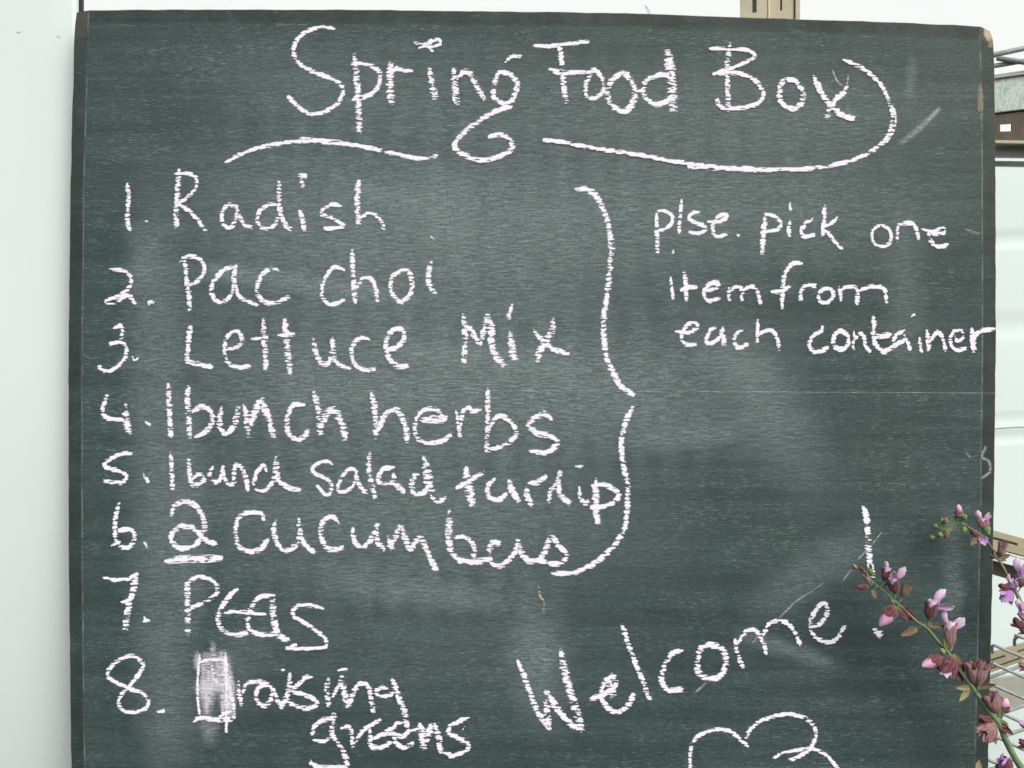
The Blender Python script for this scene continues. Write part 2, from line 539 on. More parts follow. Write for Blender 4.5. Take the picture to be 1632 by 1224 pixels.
def grain_of(M):
    """the wood-grain ridges of the painted plywood, shared by the panel and by the chalk lying on it"""
    warp = M.noise(M.coord(scale=(5, 5, 5)), 1, 2)
    v = M.coord(rot=(0, math.radians(1.2), 0), scale=(95, 40, 400))
    add = M.n('ShaderNodeVectorMath', operation='ADD'); cx = M.n('ShaderNodeCombineXYZ')
    M.l(M.math('MULTIPLY', warp, 9.0), cx.inputs[2]); M.l(v, add.inputs[0]); M.l(cx.outputs[0], add.inputs[1])
    return M.noise(add.outputs[0], 1, 2.5, .5)

# --- board paint
B = Mat('board_paint', .62, .35)
g = grain_of(B)
tooth = B.noise(B.coord(scale=(430, 430, 900)), 1, 3, .75)
mott = B.noise(B.coord(scale=(7, 7, 5)), 1, 4, .6)
blot = B.noise(B.coord(scale=(30, 30, 22), loc=(3, 1, 2)), 1, 5, .65)
def streaks(rot, sx, sz, lo, hi, loc):
    return B.lin(B.noise(B.coord(rot=(0, math.radians(rot), 0), scale=(sx, 30, sz), loc=loc), 1, 2, .6), lo, hi)
s1 = streaks(1.0, 75, 1250, .60, .70, (0, 0, 0)); s2 = streaks(-3.5, 55, 1150, .625, .72, (5, 2, 9)); s3 = streaks(5, 48, 1100, .635, .73, (9, 4, 3))
st = B.math('MAXIMUM', s1, B.math('MAXIMUM', s2, s3))
patch = B.lin(B.noise(B.coord(scale=(7, 9, 13), loc=(7, 7, 7)), 1, 5, .7), .36, .64, .12, 1.15)
st = B.math('MULTIPLY', st, patch)
base = B.mix(B.lin(mott, .3, .7), (0.0124, 0.0319, 0.0300), (0.0231, 0.0525, 0.0485))
base = B.mix(B.lin(blot, .35, .72, 0, .7), base, (0.0446, 0.0775, 0.0744))
base = B.mix(B.math('MULTIPLY', B.lin(g, .44, .60), .30), base, (0.0620, 0.0990, 0.0969))
base = B.mix(B.math('MULTIPLY', B.lin(tooth, .50, .66), .66), base, (0.1240, 0.1853, 0.1779))
warm = B.noise(B.coord(scale=(14, 14, 14), loc=(1, 5, 8)), 1, 2)
base = B.mix(B.lin(warm, .45, .8, 0, .22), base, (0.0644, 0.0733, 0.0735))
fine = B.lin(B.noise(B.coord(rot=(0, .02, 0), scale=(190, 60, 1500), loc=(4, 8, 1)), 1, 2, .6), .57, .70)
base = B.mix(B.math('MULTIPLY', fine, .28), base, (0.291, 0.394, 0.381))
base = B.mix(B.math('MULTIPLY', st, .62), base, (0.446, 0.571, 0.555))
speck = B.lin(B.noise(B.coord(scale=(520, 520, 620), loc=(3, 3, 8)), 1, 2, .6), .70, .78)
base = B.mix(B.math('MULTIPLY', speck, .7), base, (0.388, 0.493, 0.478))
dk = B.lin(B.noise(B.coord(scale=(180, 60, 1100), loc=(3, 9, 8)), 1, 2, .6), .40, .30)
base = B.mix(B.math('MULTIPLY', dk, .6), base, (0.0133, 0.0258, 0.0251))
long_ = B.lin(B.noise(B.coord(rot=(0, .012, 0), scale=(5, 20, 420), loc=(1, 6, 3)), 1, 4, .7, .3), .44, .64)
base = B.mix(B.math('MULTIPLY', long_, .26), base, (0.0827, 0.1378, 0.1295))
sweep = B.lin(B.noise(B.coord(rot=(0, -.06, 0), scale=(3, 20, 60), loc=(2, 6, 9)), 1, 4, .65, .5), .40, .62, .38, 0)
base = B.mix(B.lin(B.noise(B.coord(scale=(4, 4, 4), loc=(11, 3, 5)), 1, 3), .45, .62, 0, .30), base, (0.0413, 0.0671, 0.0702))
base = B.mix(sweep, base, (0.0133, 0.0310, 0.0284))
# worn margin a couple of centimetres wide, with a pale scored line along it
uvn = B.n('ShaderNodeUVMap', uv_map='UVMap'); sp = B.n('ShaderNodeSeparateXYZ'); B.l(uvn.outputs[0], sp.inputs[0])
dl = B.math('MULTIPLY', sp.outputs[0], 1470.0); dr = B.math('SUBTRACT', 1470.0, dl); dt = B.math('MULTIPLY', sp.outputs[1], 1400.0)
dside = B.math('MINIMUM', dl, dr); dm = B.math('MINIMUM', dside, dt)
wob = B.math('MULTIPLY', B.math('SUBTRACT', B.noise(B.coord(scale=(12, 12, 12)), 1, 3), .5), 5.0)
band = B.lin(B.math('ADD', dm, wob), 17, 24, .74, 0)
band = B.math('MULTIPLY', band, B.lin(blot, .35, .66, 1.0, .35))
base = B.mix(band, base, (.017, .024, .021))
ln = B.lin(B.math('ABSOLUTE', B.math('SUBTRACT', B.math('ADD', dside, B.math('MULTIPLY', wob, .25)), 20.5)), .3, 1.7, 1, 0)
lnn = B.lin(B.noise(B.coord(scale=(300, 300, 35)), 1, 4, .7), .40, .62)
base = B.mix(B.math('MULTIPLY', B.math('MULTIPLY', ln, lnn), .45), base, (.36, .42, .39))
lt = B.lin(B.math('ABSOLUTE', B.math('SUBTRACT', B.math('ADD', dt, wob), 23.0)), .3, 2.0, 1, 0)
ltn = B.lin(B.noise(B.coord(scale=(26, 26, 500), loc=(2, 2, 2)), 1, 3, .7), .56, .68)
base = B.mix(B.math('MULTIPLY', B.math('MULTIPLY', lt, ltn), .45), base, (.38, .40, .28))
# bare wood showing at the two knocked top corners
def corner(cx, cy, r, amt):
    a = B.math('DIVIDE', B.math('SUBTRACT', dl, cx), r[0]); b = B.math('DIVIDE', B.math('SUBTRACT', dt, cy), r[1])
    q = B.math('SQRT', B.math('ADD', B.math('MULTIPLY', a, a), B.math('MULTIPLY', b, b)))
    q = B.math('ADD', q, B.math('MULTIPLY', B.math('SUBTRACT', B.noise(B.coord(scale=(160, 160, 220)), 1, 4, .7), .5), 2.2))
    return B.lin(q, .75, 1.05, amt, 0)
base = B.mix(corner(1463, 10, (17, 15), .45), base, (.10, .08, .05))
base = B.mix(corner(1466, 9, (12, 13), .95), base, (.58, .46, .32))
base = B.mix(corner(1467, 24, (6, 9), .6), base, (.36, .27, .16))
base = B.mix(corner(1448, 118, (5, 26), .45), base, (.36, .31, .20))
base = B.mix(corner(8, 18, (15, 32), .22), base, (.17, .15, .09))
B.col(base)
B.l(B.lin(mott, .3, .7, .50, .72), B.b.inputs['Roughness'])
B.bump(B.math('ADD', B.math('MULTIPLY', g, 1.0), B.math('MULTIPLY', tooth, .35)), .28, .0006)

# --- raw plywood edge
E = Mat('raw_plywood_edge', .8, .2)
ev = E.noise(E.coord(scale=(60, 300, 60)), 1, 4, .7)
E.col(E.mix(E.lin(ev, .3, .7), (.035, .036, .018), (.17, .16, .07)))

# --- chalk lying in the grain
def chalk_mat(name, soft=False, color=(.91, .905, .98), gain=7.5):
    M = Mat(name, .95, .05)
    nz = M.noise(M.coord(scale=(260, 260, 260)), 1, 2)
    M.col(M.mix(M.lin(nz, .35, .65), tuple(c * .95 for c in color), color))
    u = M.n('ShaderNodeUVMap', uv_map='UVMap'); sp = M.n('ShaderNodeSeparateXYZ'); M.l(u.outputs[0], sp.inputs[0])
    g = M.lin(grain_of(M), .41, .63); fine = M.noise(M.coord(scale=(520, 520, 900)), 1, 2, .7)
    v = M.math('ABSOLUTE', M.math('SUBTRACT', M.math('MULTIPLY', sp.outputs[1], 2.0), 1.0))
    if soft:
        q = M.math('SUBTRACT', 1.0, M.math('MULTIPLY', v, v)); q = M.math('MULTIPLY', q, q)
        grit = M.lin(M.noise(M.coord(scale=(300, 300, 760), loc=(6, 2, 1)), 1, 3, .8), .42, .66)
        lines = M.lin(M.noise(M.coord(rot=(0, .02, 0), scale=(42, 30, 900), loc=(6, 6, 6)), 1, 3, .7), .47, .66)
        tex = M.math('ADD', .12, M.math('ADD', M.math('MULTIPLY', g, .25), M.math('ADD', M.math('MULTIPLY', grit, .6), M.math('MULTIPLY', lines, .9))))
        a = M.math('MULTIPLY', M.math('MULTIPLY', q, sp.outputs[0]), tex, True)
    else:
        jit = M.noise(M.coord(scale=(48, 40, 470), loc=(8, 1, 4)), 1, 3, .7)
        v = M.math('ADD', v, M.math('MULTIPLY', M.math('SUBTRACT', jit, .44), 2.5))
        v = M.math('MAXIMUM', v, 0.0)
        edge = M.math('SUBTRACT', 1.0, M.math('POWER', v, 3.6))
        raw = M.math('ABSOLUTE', M.math('SUBTRACT', M.math('MULTIPLY', sp.outputs[1], 2.0), 1.0))
        edge = M.math('MULTIPLY', edge, M.lin(raw, .90, 1.0, 1, 0))
        t = M.math('MULTIPLY', edge, sp.outputs[0])
        gg = M.math('ADD', M.math('MULTIPLY', g, 1.06), M.math('MULTIPLY', M.math('SUBTRACT', M.lin(fine, .25, .75), .5), .42))
        a = M.math('MULTIPLY', M.math('SUBTRACT', t, gg), gain, True)
        # heavier chalk is opaque, a light touch stays thin
        a = M.math('MULTIPLY', a, M.math('MINIMUM', M.math('ADD', .42, M.math('MULTIPLY', sp.outputs[0], .80)), 1.0))
        body = M.noise(M.coord(scale=(330, 330, 700), loc=(4, 4, 4)), 1, 3, .7)
        a = M.math('MULTIPLY', a, M.lin(body, .3, .5, .90, 1.0))
    M.l(a, M.b.inputs['Alpha'])
    return M.m
CH = chalk_mat('white_chalk'); CHS = chalk_mat('rubbed_chalk', True); CHT = chalk_mat('tan_chalk', color=(.62, .55, .42))
DUST_GLARE = chalk_mat('chalk_dust_and_glare', True, (.37, .47, .465))

def plain(name, c1, c2, rough=.5, spec=.4, scale=(30, 30, 30), metal=0, bump=0, lo=.35, hi=.65):
    M = Mat(name, rough, spec); n1 = M.noise(M.coord(scale=scale), 1, 4, .6)
    M.col(M.mix(M.lin(n1, lo, hi), c1, c2)); M.b.inputs['Metallic'].default_value = metal
    if bump: M.bump(n1, bump, .001)
    return M.m
WHITE_L = plain('white_door_paint', (.69, .80, .79), (.72, .825, .815), .42, .4, (3, 3, 1.2))
WHITE_B = plain('white_wall_paint', (.79, .86, .885), (.81, .875, .90), .6, .3, (2, 2, 2))
WHITE_R = plain('shaded_wall_paint', (.70, .83, .83), (.73, .855, .855), .6, .3, (2, 2, 2))  # the white wall colour, darkened for the shade behind the shelving
GAP_SHADE = plain('dark_gap_shade', (.030, .022, .045), (.045, .03, .06), .6)
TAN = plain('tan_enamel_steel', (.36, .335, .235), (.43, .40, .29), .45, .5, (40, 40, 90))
TAND = plain('tan_enamel_steel_dark', (.19, .155, .10), (.26, .21, .14), .5, .4, (60, 60, 60))  # darker tan for the inside of the lower beam
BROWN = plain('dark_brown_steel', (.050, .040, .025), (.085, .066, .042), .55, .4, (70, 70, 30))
WIRE = plain('grey_epoxy_wire', (.25, .28, .27), (.34, .37, .36), .4, .5, (200, 200, 200))
WIREL = plain('pale_grey_wire', (.42, .48, .45), (.52, .57, .54), .4, .5, (200, 200, 200))
SHEET = plain('grey_sheet_steel', (.26, .28, .27), (.34, .36, .34), .5, .5, (30, 30, 30))
G_ = Mat('galvanised_steel', .42, .5)
gz = G_.n('ShaderNodeTexVoronoi'); G_.l(G_.coord(rot=(0, .6, 0), scale=(140, 60, 60)), gz.inputs[0])
gn = G_.noise(G_.coord(rot=(0, -.8, 0), scale=(150, 60, 50)), 1, 5, .75, 1.5)
gc = G_.mix(G_.lin(gn, .35, .7), (.17, .22, .20), (.50, .60, .57))
G_.col(G_.mix(.35, gc, gz.outputs['Color'])); G_.col(G_.mix(G_.lin(gz.outputs['Distance'], 0, .8, 0, .35), gc, (.36, .43, .41)))
G_.b.inputs['Metallic'].default_value = .25
GALV = G_.m

# ------------------------------------------------------------------ background: door panel, wall, shelving
YW = 0.55
def shade_band_wall(px0, px1, bands, y, mat, name, label):  # shallow grooves shaped to imitate the shelves' soft shadow bands
    mb = MB(); prof = [(246, 0)]
    for (c, hw, dep) in bands: prof += [(c - hw, 0), (c - hw * .05, dep), (c + hw * .05, dep), (c + hw, 0)]
    prof += [(1560, 0)]
    # smooth the profile
    pr = []
    for (a, b), (c, d) in zip(prof, prof[1:]):
        n = 8 if abs(d - b) > 1e-6 else 1
        for k in range(n):
            t = k / n; tt = t * t * (3 - 2 * t); pr.append((a + (c - a) * t, b + (d - b) * tt))
    pr.append(prof[-1]); vs = []
    for (py, dp) in pr:
        for px in (px0, px1):
            p = at(px, py - (px - 1600) * .06 * (1 if abs(dp) >= 0 and 0 < py < 1300 else 0), y); vs.append(Vector((p.x, y + dp, p.z)))
    mb.add(vs, [(2 * i, 2 * i + 1, 2 * i + 3, 2 * i + 2) for i in range(len(pr) - 1)])
    return mb.build(name, mat, None, True, label=label, kind='structure')
# upper wall behind the board (seen above the top edge)
mb = MB(); mb.slab([at(-900, -600, .92), at(2500, -600, .92), at(2500, 1700, .92), at(-900, 1700, .92)], .02)
mb.build('rear_wall', WHITE_B, label='bright white wall seen above the chalkboard and the shelves', kind='structure')
shade_band_wall(500, 2450, [(382, 20, .0022), (520, 30, .0026), (668, 15, .0014), (697, 16, .002)], .85, WHITE_R, 'wall', 'pale greenish white wall behind the shelving')

dp = at(60, 1500, .034)
door = thing('white_door', at(60, 1500, .034), 'pale greenish white flat door filling the left edge of the picture', 'door')
mb = MB(); r = .004
p1, p0 = at(121.5, -300, .034), at(-260, 1500, .034)
# leaf with a softly rolled right edge
cols = [(p0.x, .034), (p1.x - .05, .034)] + [(p1.x - .006 + .006 * math.sin(a), .040 - .006 * math.cos(a)) for a in [math.radians(d) for d in range(0, 91, 15)]] + [(p1.x, .0415)]
vs = []
NR = 24
for x, y in cols:
    for k in range(NR + 1):
        z = p0.z + (p1.z - p0.z) * k / NR; drop = max(0, CZ + .05 - z); vs.append((x, y + .15 * drop * drop, z))  # bow added so the lower leaf turns from the light and darkens
n = len(cols); mb.add(vs, [(i * (NR + 1) + k, (i + 1) * (NR + 1) + k, (i + 1) * (NR + 1) + k + 1, i * (NR + 1) + k + 1) for i in range(n - 1) for k in range(NR)])
mb.build('door_leaf', WHITE_L, door, True)
mb = MB(); sx = at(131, 0, .0485).x; mb.box((p1.x - .006, .048, p0.z), (sx, .054, p1.z)); mb.build('door_gap_shade', GAP_SHADE, door)  # dark strip painted in for the shaded gap beside the door
for hx, hy, pts in (('a', 0, [(26, 50), (29, 52), (33, 50)]), ('b', 0, [(90, 57), (94, 58), (96, 60)])):
    mb = MB(); mb.tube(catmull([at(a, b, .0334) for a, b in pts], .0006), .00022, 5); mb.build('loose_hair', WIRE, door)

# upright slotted post above the board
post = thing('shelf_upright', at(1228, 1500, .16), 'tan slotted steel upright standing behind the top edge of the chalkboard', 'post')
PY = .17
def strip_with_slots(mb, x0, x1, y, slots, thick=.002, top=-300, bot=620, mi=0):
    """vertical face between pixels x0 and x1 with open slots (sx0, sx1, sy0, sy1)"""
    xs = sorted({x0, x1} | {s[0] for s in slots} | {s[1] for s in slots}); ys = sorted({top, bot} | {s[2] for s in slots} | {s[3] for s in slots})
    for xa, xb in zip(xs, xs[1:]):
        for ya, yb in zip(ys, ys[1:]):
            if any(s[0] <= xa and xb <= s[1] and s[2] <= ya and yb <= s[3] for s in slots): continue
            mb.slab([at(xa, ya, y), at(xb, ya, y), at(xb, yb, y), at(xa, yb, y)], thick, mi)
sl1 = [(1199, 1206, a, a + 42) for a in (-22 - 64 * 4, -22 - 64 * 3, -22 - 64 * 2, -22 - 64, -22)]
sl1 = [(1199, 1206, 20 - 42 - 64 * k, 20 - 64 * k) for k in range(4)]
sl2 = [(1243.5, 1246.5, 17 - 42 - 64 * k, 17 - 64 * k) for k in range(4)]
mb = MB(); strip_with_slots(mb, 1180, 1225, PY, sl1); mb.build('flange', TAN, post)
mb = MB(); strip_with_slots(mb, 1227, 1265, PY + .006, sl2); mb.build('web', TAN, post)
mb = MB(); strip_with_slots(mb, 1224.6, 1227.2, PY - .002, [], .012); mb.build('fold', plain('tan_edge', (.62, .56, .38), (.66, .6, .42)), post)
mb = MB(); strip_with_slots(mb, 1268, 1275, PY + .002, [], .03); mb.build('return_lip', TAN, post)
mb = MB(); mb.slab([at(1190, -300, PY + .02), at(1212, -300, PY + .02), at(1212, 620, PY + .02), at(1190, 620, PY + .02)], .002)
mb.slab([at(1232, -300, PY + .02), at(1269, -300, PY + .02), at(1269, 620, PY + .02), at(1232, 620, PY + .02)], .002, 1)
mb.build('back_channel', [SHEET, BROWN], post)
# wisp of string hanging over the board's top edge
mb = MB(); mb.tube(catmull([at(1028, 9, .004), at(1032, 13, .003), at(1036, 22, .003), at(1035, 26, .004)], .001), .0005, 6)
mb.tube(catmull([at(1029, 10, .004), at(1031, 17, .003), at(1034, 24, .003)], .001), .0004, 6)
mb.build('frayed_thread', WIREL, None, True, label='tiny frayed thread sticking up above the top edge of the chalkboard', cat='thread')

# top right: wire shelf resting on a galvanised beam, brown slotted angle below it
Y1 = .36
def L(mb, a, b, y, w, mi=0, y2=None): mb.tube([at(*a, y), at(*b, y if y2 is None else y2)], w * K * (D + y) / D / 2, 12, mi)
sh = thing('wire_shelf', at(1640, 110, Y1), 'grey wire shelf end with crossing rods at the upper right, above the galvanised beam', 'wire shelf', 'wire shelves of the rack')
for a, b, w in (((1500, 106), (1760, 49), 8.5), ((1589, 93), (1760, 118), 8), ((1500, 119), (1760, 76), 7.5)):
    mb = MB(); L(mb, a, b, Y1 - (.006 if w == 8 else 0), w); mb.build('wire_rod', WIRE, sh, True)
mb = MB(); mb.slab([at(1500, 131, Y1), at(1760, 94, Y1), at(1760, 100, Y1), at(1500, 137, Y1)], .03); mb.build('shelf_edge', SHEET, sh)
gb = thing('galvanised_beam', at(1640, 180, Y1), 'mottled galvanised steel beam at the upper right beside the board corner', 'beam')
mb = MB(); mb.slab([at(1500, 137.4, Y1 + .006), at(1760, 100.4, Y1 + .006), at(1760, 158, Y1 + .006), at(1500, 189, Y1 + .006)], .006); mb.build('beam_face', GALV, gb)
mb = MB(); mb.slab([at(1500, 189.4, Y1 + .02), at(1760, 158.4, Y1 + .02), at(1760, 163, Y1 + .02), at(1500, 194, Y1 + .02)], .04); mb.build('beam_shadow_strip', BROWN, gb)  # dark strip painted as the shadow between beam and angle
def skew_face(x0, x1, top, bot, slots, y, thick, mat, name, parent):
    """sloping face; top/bot are (y at x0, y at x1); slots (sx0,sx1,f0,f1) in pixels / fraction of height"""
    xs = sorted({x0, x1} | {s[0] for s in slots} | {s[1] for s in slots}); fs = sorted({0, 1} | {s[2] for s in slots} | {s[3] for s in slots})
    def P(x, f):
        t = (x - x0) / (x1 - x0); a = top[0] + (top[1] - top[0]) * t; b = bot[0] + (bot[1] - bot[0]) * t
        return at(x, a + (b - a) * f, y)
    mb = MB()
    for xa, xb in zip(xs, xs[1:]):
        for fa, fb in zip(fs, fs[1:]):
            if any(s[0] <= xa and xb <= s[1] and s[2] <= fa and fb <= s[3] for s in slots): continue
            mb.slab([P(xa, fa), P(xb, fa), P(xb, fb), P(xa, fb)], thick)
    return mb.build(name, mat, parent)
an = thing('slotted_angle', at(1640, 225, Y1), 'dark brown slotted steel angle under the galvanised beam at upper right', 'steel angle', 'slotted steel angles of the rack')
skew_face(1500, 1760, (194, 166), (221, 226), [(1594, 1613, .36, .66), (1680, 1699, .36, .66)], Y1 + .012, .004, BROWN, 'angle_face', an)
skew_face(1500, 1760, (221.3, 226.3), (226, 231), [], Y1 + .004, .012, plain('angle_lip_paint', (.36, .33, .27), (.44, .41, .34)), 'angle_lip', an)
skew_face(1500, 1760, (227, 232), (250, 253), [], Y1 + .03, .004, SHEET, 'shelf_apron', an)
skew_face(1500, 1760, (255, 259), (263, 268), [], Y1 + .10, .006, WIREL, 'rear_rail', an)

# middle right: pair of tan slotted beams sloping down to the right
Y2 = .30
bm_ = thing('slotted_beam', at(1640, 880, Y2), 'tan slotted shelf beam at right, halfway down beside the board', 'beam', 'slotted steel beams of the rack')
skew_face(1500, 1760, (823, 893), (858, 926), [(1545, 1622, .29, .41), (1604, 1668, .80, .93)], Y2, .003, TAN, 'beam_face', bm_)
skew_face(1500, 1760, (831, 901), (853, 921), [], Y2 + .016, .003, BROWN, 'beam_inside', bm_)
br = thing('brown_beam', at(1640, 930, Y2), 'dark brown steel beam just below the upper tan slotted beam at right', 'beam')
skew_face(1500, 1760, (871, 942), (891, 969), [], Y2 + .03, .02, BROWN, 'beam_face', br)

# lower right: wire shelf over a tan slotted beam
Y3 = .28
tb = thing('slotted_beam', at(1640, 1060, Y3), 'tan slotted shelf beam at lower right, under the rods of the wire shelf', 'beam', 'slotted steel beams of the rack')
skew_face(1500, 1760, (1064, 986), (1101, 1006), [(1540, 1602, .33, .47), (1622, 1680, .33, .47), (1560, 1626, .74, .86)], Y3 + .05, .003, TAN, 'beam_face', tb)
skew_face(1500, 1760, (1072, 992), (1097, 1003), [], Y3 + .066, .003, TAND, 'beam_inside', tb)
ls = thing('wire_shelf', at(1640, 1130, Y3), 'grey wire shelf with parallel rods at lower right, behind the sage flowers', 'wire shelf', 'wire shelves of the rack')
for a, b in (((1582, 1028), (1760, 1100)), ((1500, 1021), (1760, 1136)), ((1500, 1055), (1760, 1170)), ((1500, 1093), (1760, 1211)), ((1500, 1132), (1760, 1256)), ((1500, 1180), (1760, 1288)), ((1500, 1218), (1760, 1330))):
    mb = MB()
    if a[0] == 1582: mb.tube(catmull([at(1581.5, 1040, Y3 + .012), at(1581, 1031, Y3 + .006), at(1585, 1028.5, Y3), at(1600, 1035, Y3), at(1632, 1048, Y3), at(*b, Y3)], .004), 2.5 * K * 1.22, 10)
    else: L(mb, a, b, Y3, 5.2)
    mb.build('wire_rod', WIRE, ls, True)
mb = MB(); mb.tube(catmull([at(1617, 1028, Y3 + .02), at(1617, 1020, Y3 + .015), at(1621, 1015.5, Y3 + .01), at(1632, 1017, Y3), at(1760, 1062, Y3)], .003), 2.7 * K * 1.22, 10); mb.build('wire_hook', WIRE, ls, True)
for a, b in (((1500, 1108), (1760, 1012)), ((1500, 1170), (1760, 1080)), ((1500, 1208), (1760, 1117))):
    mb = MB(); L(mb, a, b, Y3 + .02, 6); mb.build('cross_rod', WIREL, ls, True)
bs = thing('lower_shelf', at(1640, 1120, .6), 'blurred grey green shelf board beneath the wire shelf at lower right', 'shelf')
skew_face(1450, 1860, (1098, 1050), (1150, 1092), [], .58, .01, plain('grey_green_board', (.34, .38, .33), (.40, .43, .38)), 'shelf_board', bs)

# ------------------------------------------------------------------ the chalkboard
LEFT = [(-50, 122), (15, 121), (130, 117.5), (300, 113), (600, 110), (900, 110.7), (1224, 114.5), (1420, 118)]
RIGHT = [(-50, 1581), (60, 1582.5), (200, 1585.5), (540, 1586.5), (800, 1583.5), (960, 1580), (1224, 1574), (1420, 1569)]
TOP = [(90, 17.8), (300, 16), (560, 16.4), (840, 19.5), (1000, 22), (1130, 26.5), (1250, 30.5), (1400, 35.5), (1565, 42.5), (1600, 44)]
BOT = 1400
base_p = at(848, BOT, 0)
board = thing('chalkboard', base_p, 'large dark green grey chalkboard with a handwritten spring food box list in white chalk', 'chalkboard')
rng = random.Random(3)
NU, NV = 70, 66; vs = []; uv = []; fs = []
for j in range(NV + 1):
    for i in range(NU + 1):
        u, v = i / NU, j / NV; xa = 118 + u * 1466; tp = curve(TOP, xa); y = tp + (BOT - tp) * v
        x = curve(LEFT, y) + u * (curve(RIGHT, y) - curve(LEFT, y))
        if i in (0, NU): x += rng.uniform(-.5, .5)
        if j == 0: y += rng.uniform(-.5, .5)
        if i == NU and j == 0: x -= 5; y += 7
        if i == NU - 1 and j == 0: x += 2; y += 1
        if i == NU and j == 1: x -= 1.2
        if i == 0 and j == 0: x += 2; y += 2.5
        vs.append(at(x, y, 0)); uv.append((u, v * (BOT - tp) / 1400))
for j in range(NV):
    for i in range(NU):
        a = j * (NU + 1) + i; fs.append((a, a + NU + 1, a + NU + 2, a + 1))
mb = MB(); mb.add(vs, fs, uv, 0)
ring = [i for i in range(NU + 1)] + [j * (NU + 1) + NU for j in range(1, NV + 1)] + [NV * (NU + 1) + i for i in range(NU - 1, -1, -1)] + [j * (NU + 1) for j in range(NV - 1, 0, -1)]
ctr = at(848, 700, 0); rr = [vs[i] for i in ring]; nr = len(ring)
def outw(k):
    t = (rr[(k + 1) % nr] - rr[k - 1]).normalized(); return Vector((t.z, 0, -t.x)) * -1
o1 = []
for k in range(nr):
    q = outw(k)
    if q.dot(rr[k] - ctr) < 0: q = -q
    o1.append(rr[k] + q * .0011 + Vector((0, .0013, 0)))
o2 = [p + Vector((0, .0165, 0)) for p in o1]
mb.add(rr + o1 + o2, [(k, (k + 1) % nr, nr + (k + 1) % nr, nr + k) for k in range(nr)] + [(nr + k, nr + (k + 1) % nr, 2 * nr + (k + 1) % nr, 2 * nr + k) for k in range(nr)] + [tuple(range(2 * nr, 3 * nr))], None, 1)
mb.build('board_panel', [B.m, E.m], board)

# chalk: every stroke is a thin ribbon of chalk on the board face
TILE = {'A': (440, 20, 3.8857), 'B': (840, 20, 3.8857), 'C': (1100, 50, 3.8857), 'D': (150, 240, 3.264), 'E': (150, 380, 3.264), 'F': (600, 380, 3.8857),
        'G': (150, 590, 3.8857), 'H': (560, 590, 3.4), 'J': (560, 780, 3.4), 'K': (480, 690, 5.44), 'L': (560, 690, 3.4), 'M': (150, 780, 3.264),
        'N': (0, 900, 3.7767), 'O': (260, 1010, 5.44), 'Q': (480, 1050, 5.44), 'R': (1020, 300, 4.37), 'T': (1280, 300, 4.372), 'U': (1280, 480, 5.1),
        'V': (800, 930, 2.72), 'X': (1340, 780, 2.757), 'W': (1400, 300, 2.448), 'Z': (0, 0, 1.0)}
def ribbon(mb, pts, wpx, P, soft, lift, wobble, rise=1.2e-6):
    pp = catmull([(x, y, 0) for x, y in pts], 2.5); n = len(pp)
    L_ = sum((b - a).length for a, b in zip(pp, pp[1:]))
    t0 = (pp[0] - pp[1]).normalized(); t1 = (pp[-1] - pp[-2]).normalized(); ext = wpx * (.30 if not soft else .6)
    pp = [pp[0] + t0 * ext] + pp + [pp[-1] + t1 * ext]; n = len(pp); s = 0; vs = []; uvs = []
    hw = wpx * .87 / 2 / (.73 if not soft else .62); rg = random.Random(int(pts[0][0] * 7 + pts[0][1] * 13))
    ph = rg.uniform(0, 6.3)
    for i, p in enumerate(pp):
        if i: s += (p - pp[i - 1]).length
        t = (pp[min(i + 1, n - 1)] - pp[max(i - 1, 0)]).normalized(); nn = Vector((-t.y, t.x, 0))
        e = min(s, max(0, L_ + 2 * ext - s)); fall = min(1, e / (ext * 2)) ** .5 if ext > 0 else 1
        if soft: pr = P * min(1, e / (ext * 2))
        else: pr = P * (.78 + .38 * abs(t.x) ** 1.5) * (.35 + .65 * fall) * (1 + .13 * math.sin(s * .075 + ph) + .08 * math.sin(s * .23 + ph * 2))
        h = hw * ((.40 + .60 * min(1, s / (wpx * 1.5)) ** .8) if s < wpx * 1.5 and not soft else (.74 + .26 * min(1, e / (ext * 3 + .01)))) * (1 + wobble * math.sin(s * .12 + ph))
        up = Vector((0, -(lift + i * rise), 0))
        for sgn in (-1, 1):
            q = p + nn * h * sgn; q.x = min(q.x, curve(RIGHT, q.y) - .3); vs.append(at(q.x, q.y, 0) + up); uvs.append((pr, .5 + .5 * sgn))
    mb.add(vs, [(2 * i, 2 * i + 1, 2 * i + 3, 2 * i + 2) for i in range(n - 1)], uvs)
cur = None; wi = 0
def flush(c):
    if c is None or not c['s']: return
    for soft in (True, False):
        ss = [s for s in c['s'] if s[3] == soft]
        if not ss: continue
        mb = MB(); lift = 1.5e-4 + (wi % 5) * 4.5e-4 * .4 + (2.5e-4 if not soft and any(s[3] for s in c['s']) else 0)
        for k, (wpx, P, pts, sf) in enumerate(ss): ribbon(mb, pts, wpx, P, sf, lift + k * 3e-5, .05)
        mt = CHS if soft else (CHT if 'tan' in c['label'] else CH)
        lab = c['label'] if not soft else 'rubbed white chalk cloud around the overwritten letter'
        mb.build('chalk_smear' if soft else ('chalk_mark' if not any(q in lab for q in ('word', 'number', 'letter', 'numeral')) else 'chalk_writing'), mt, board, label=lab)
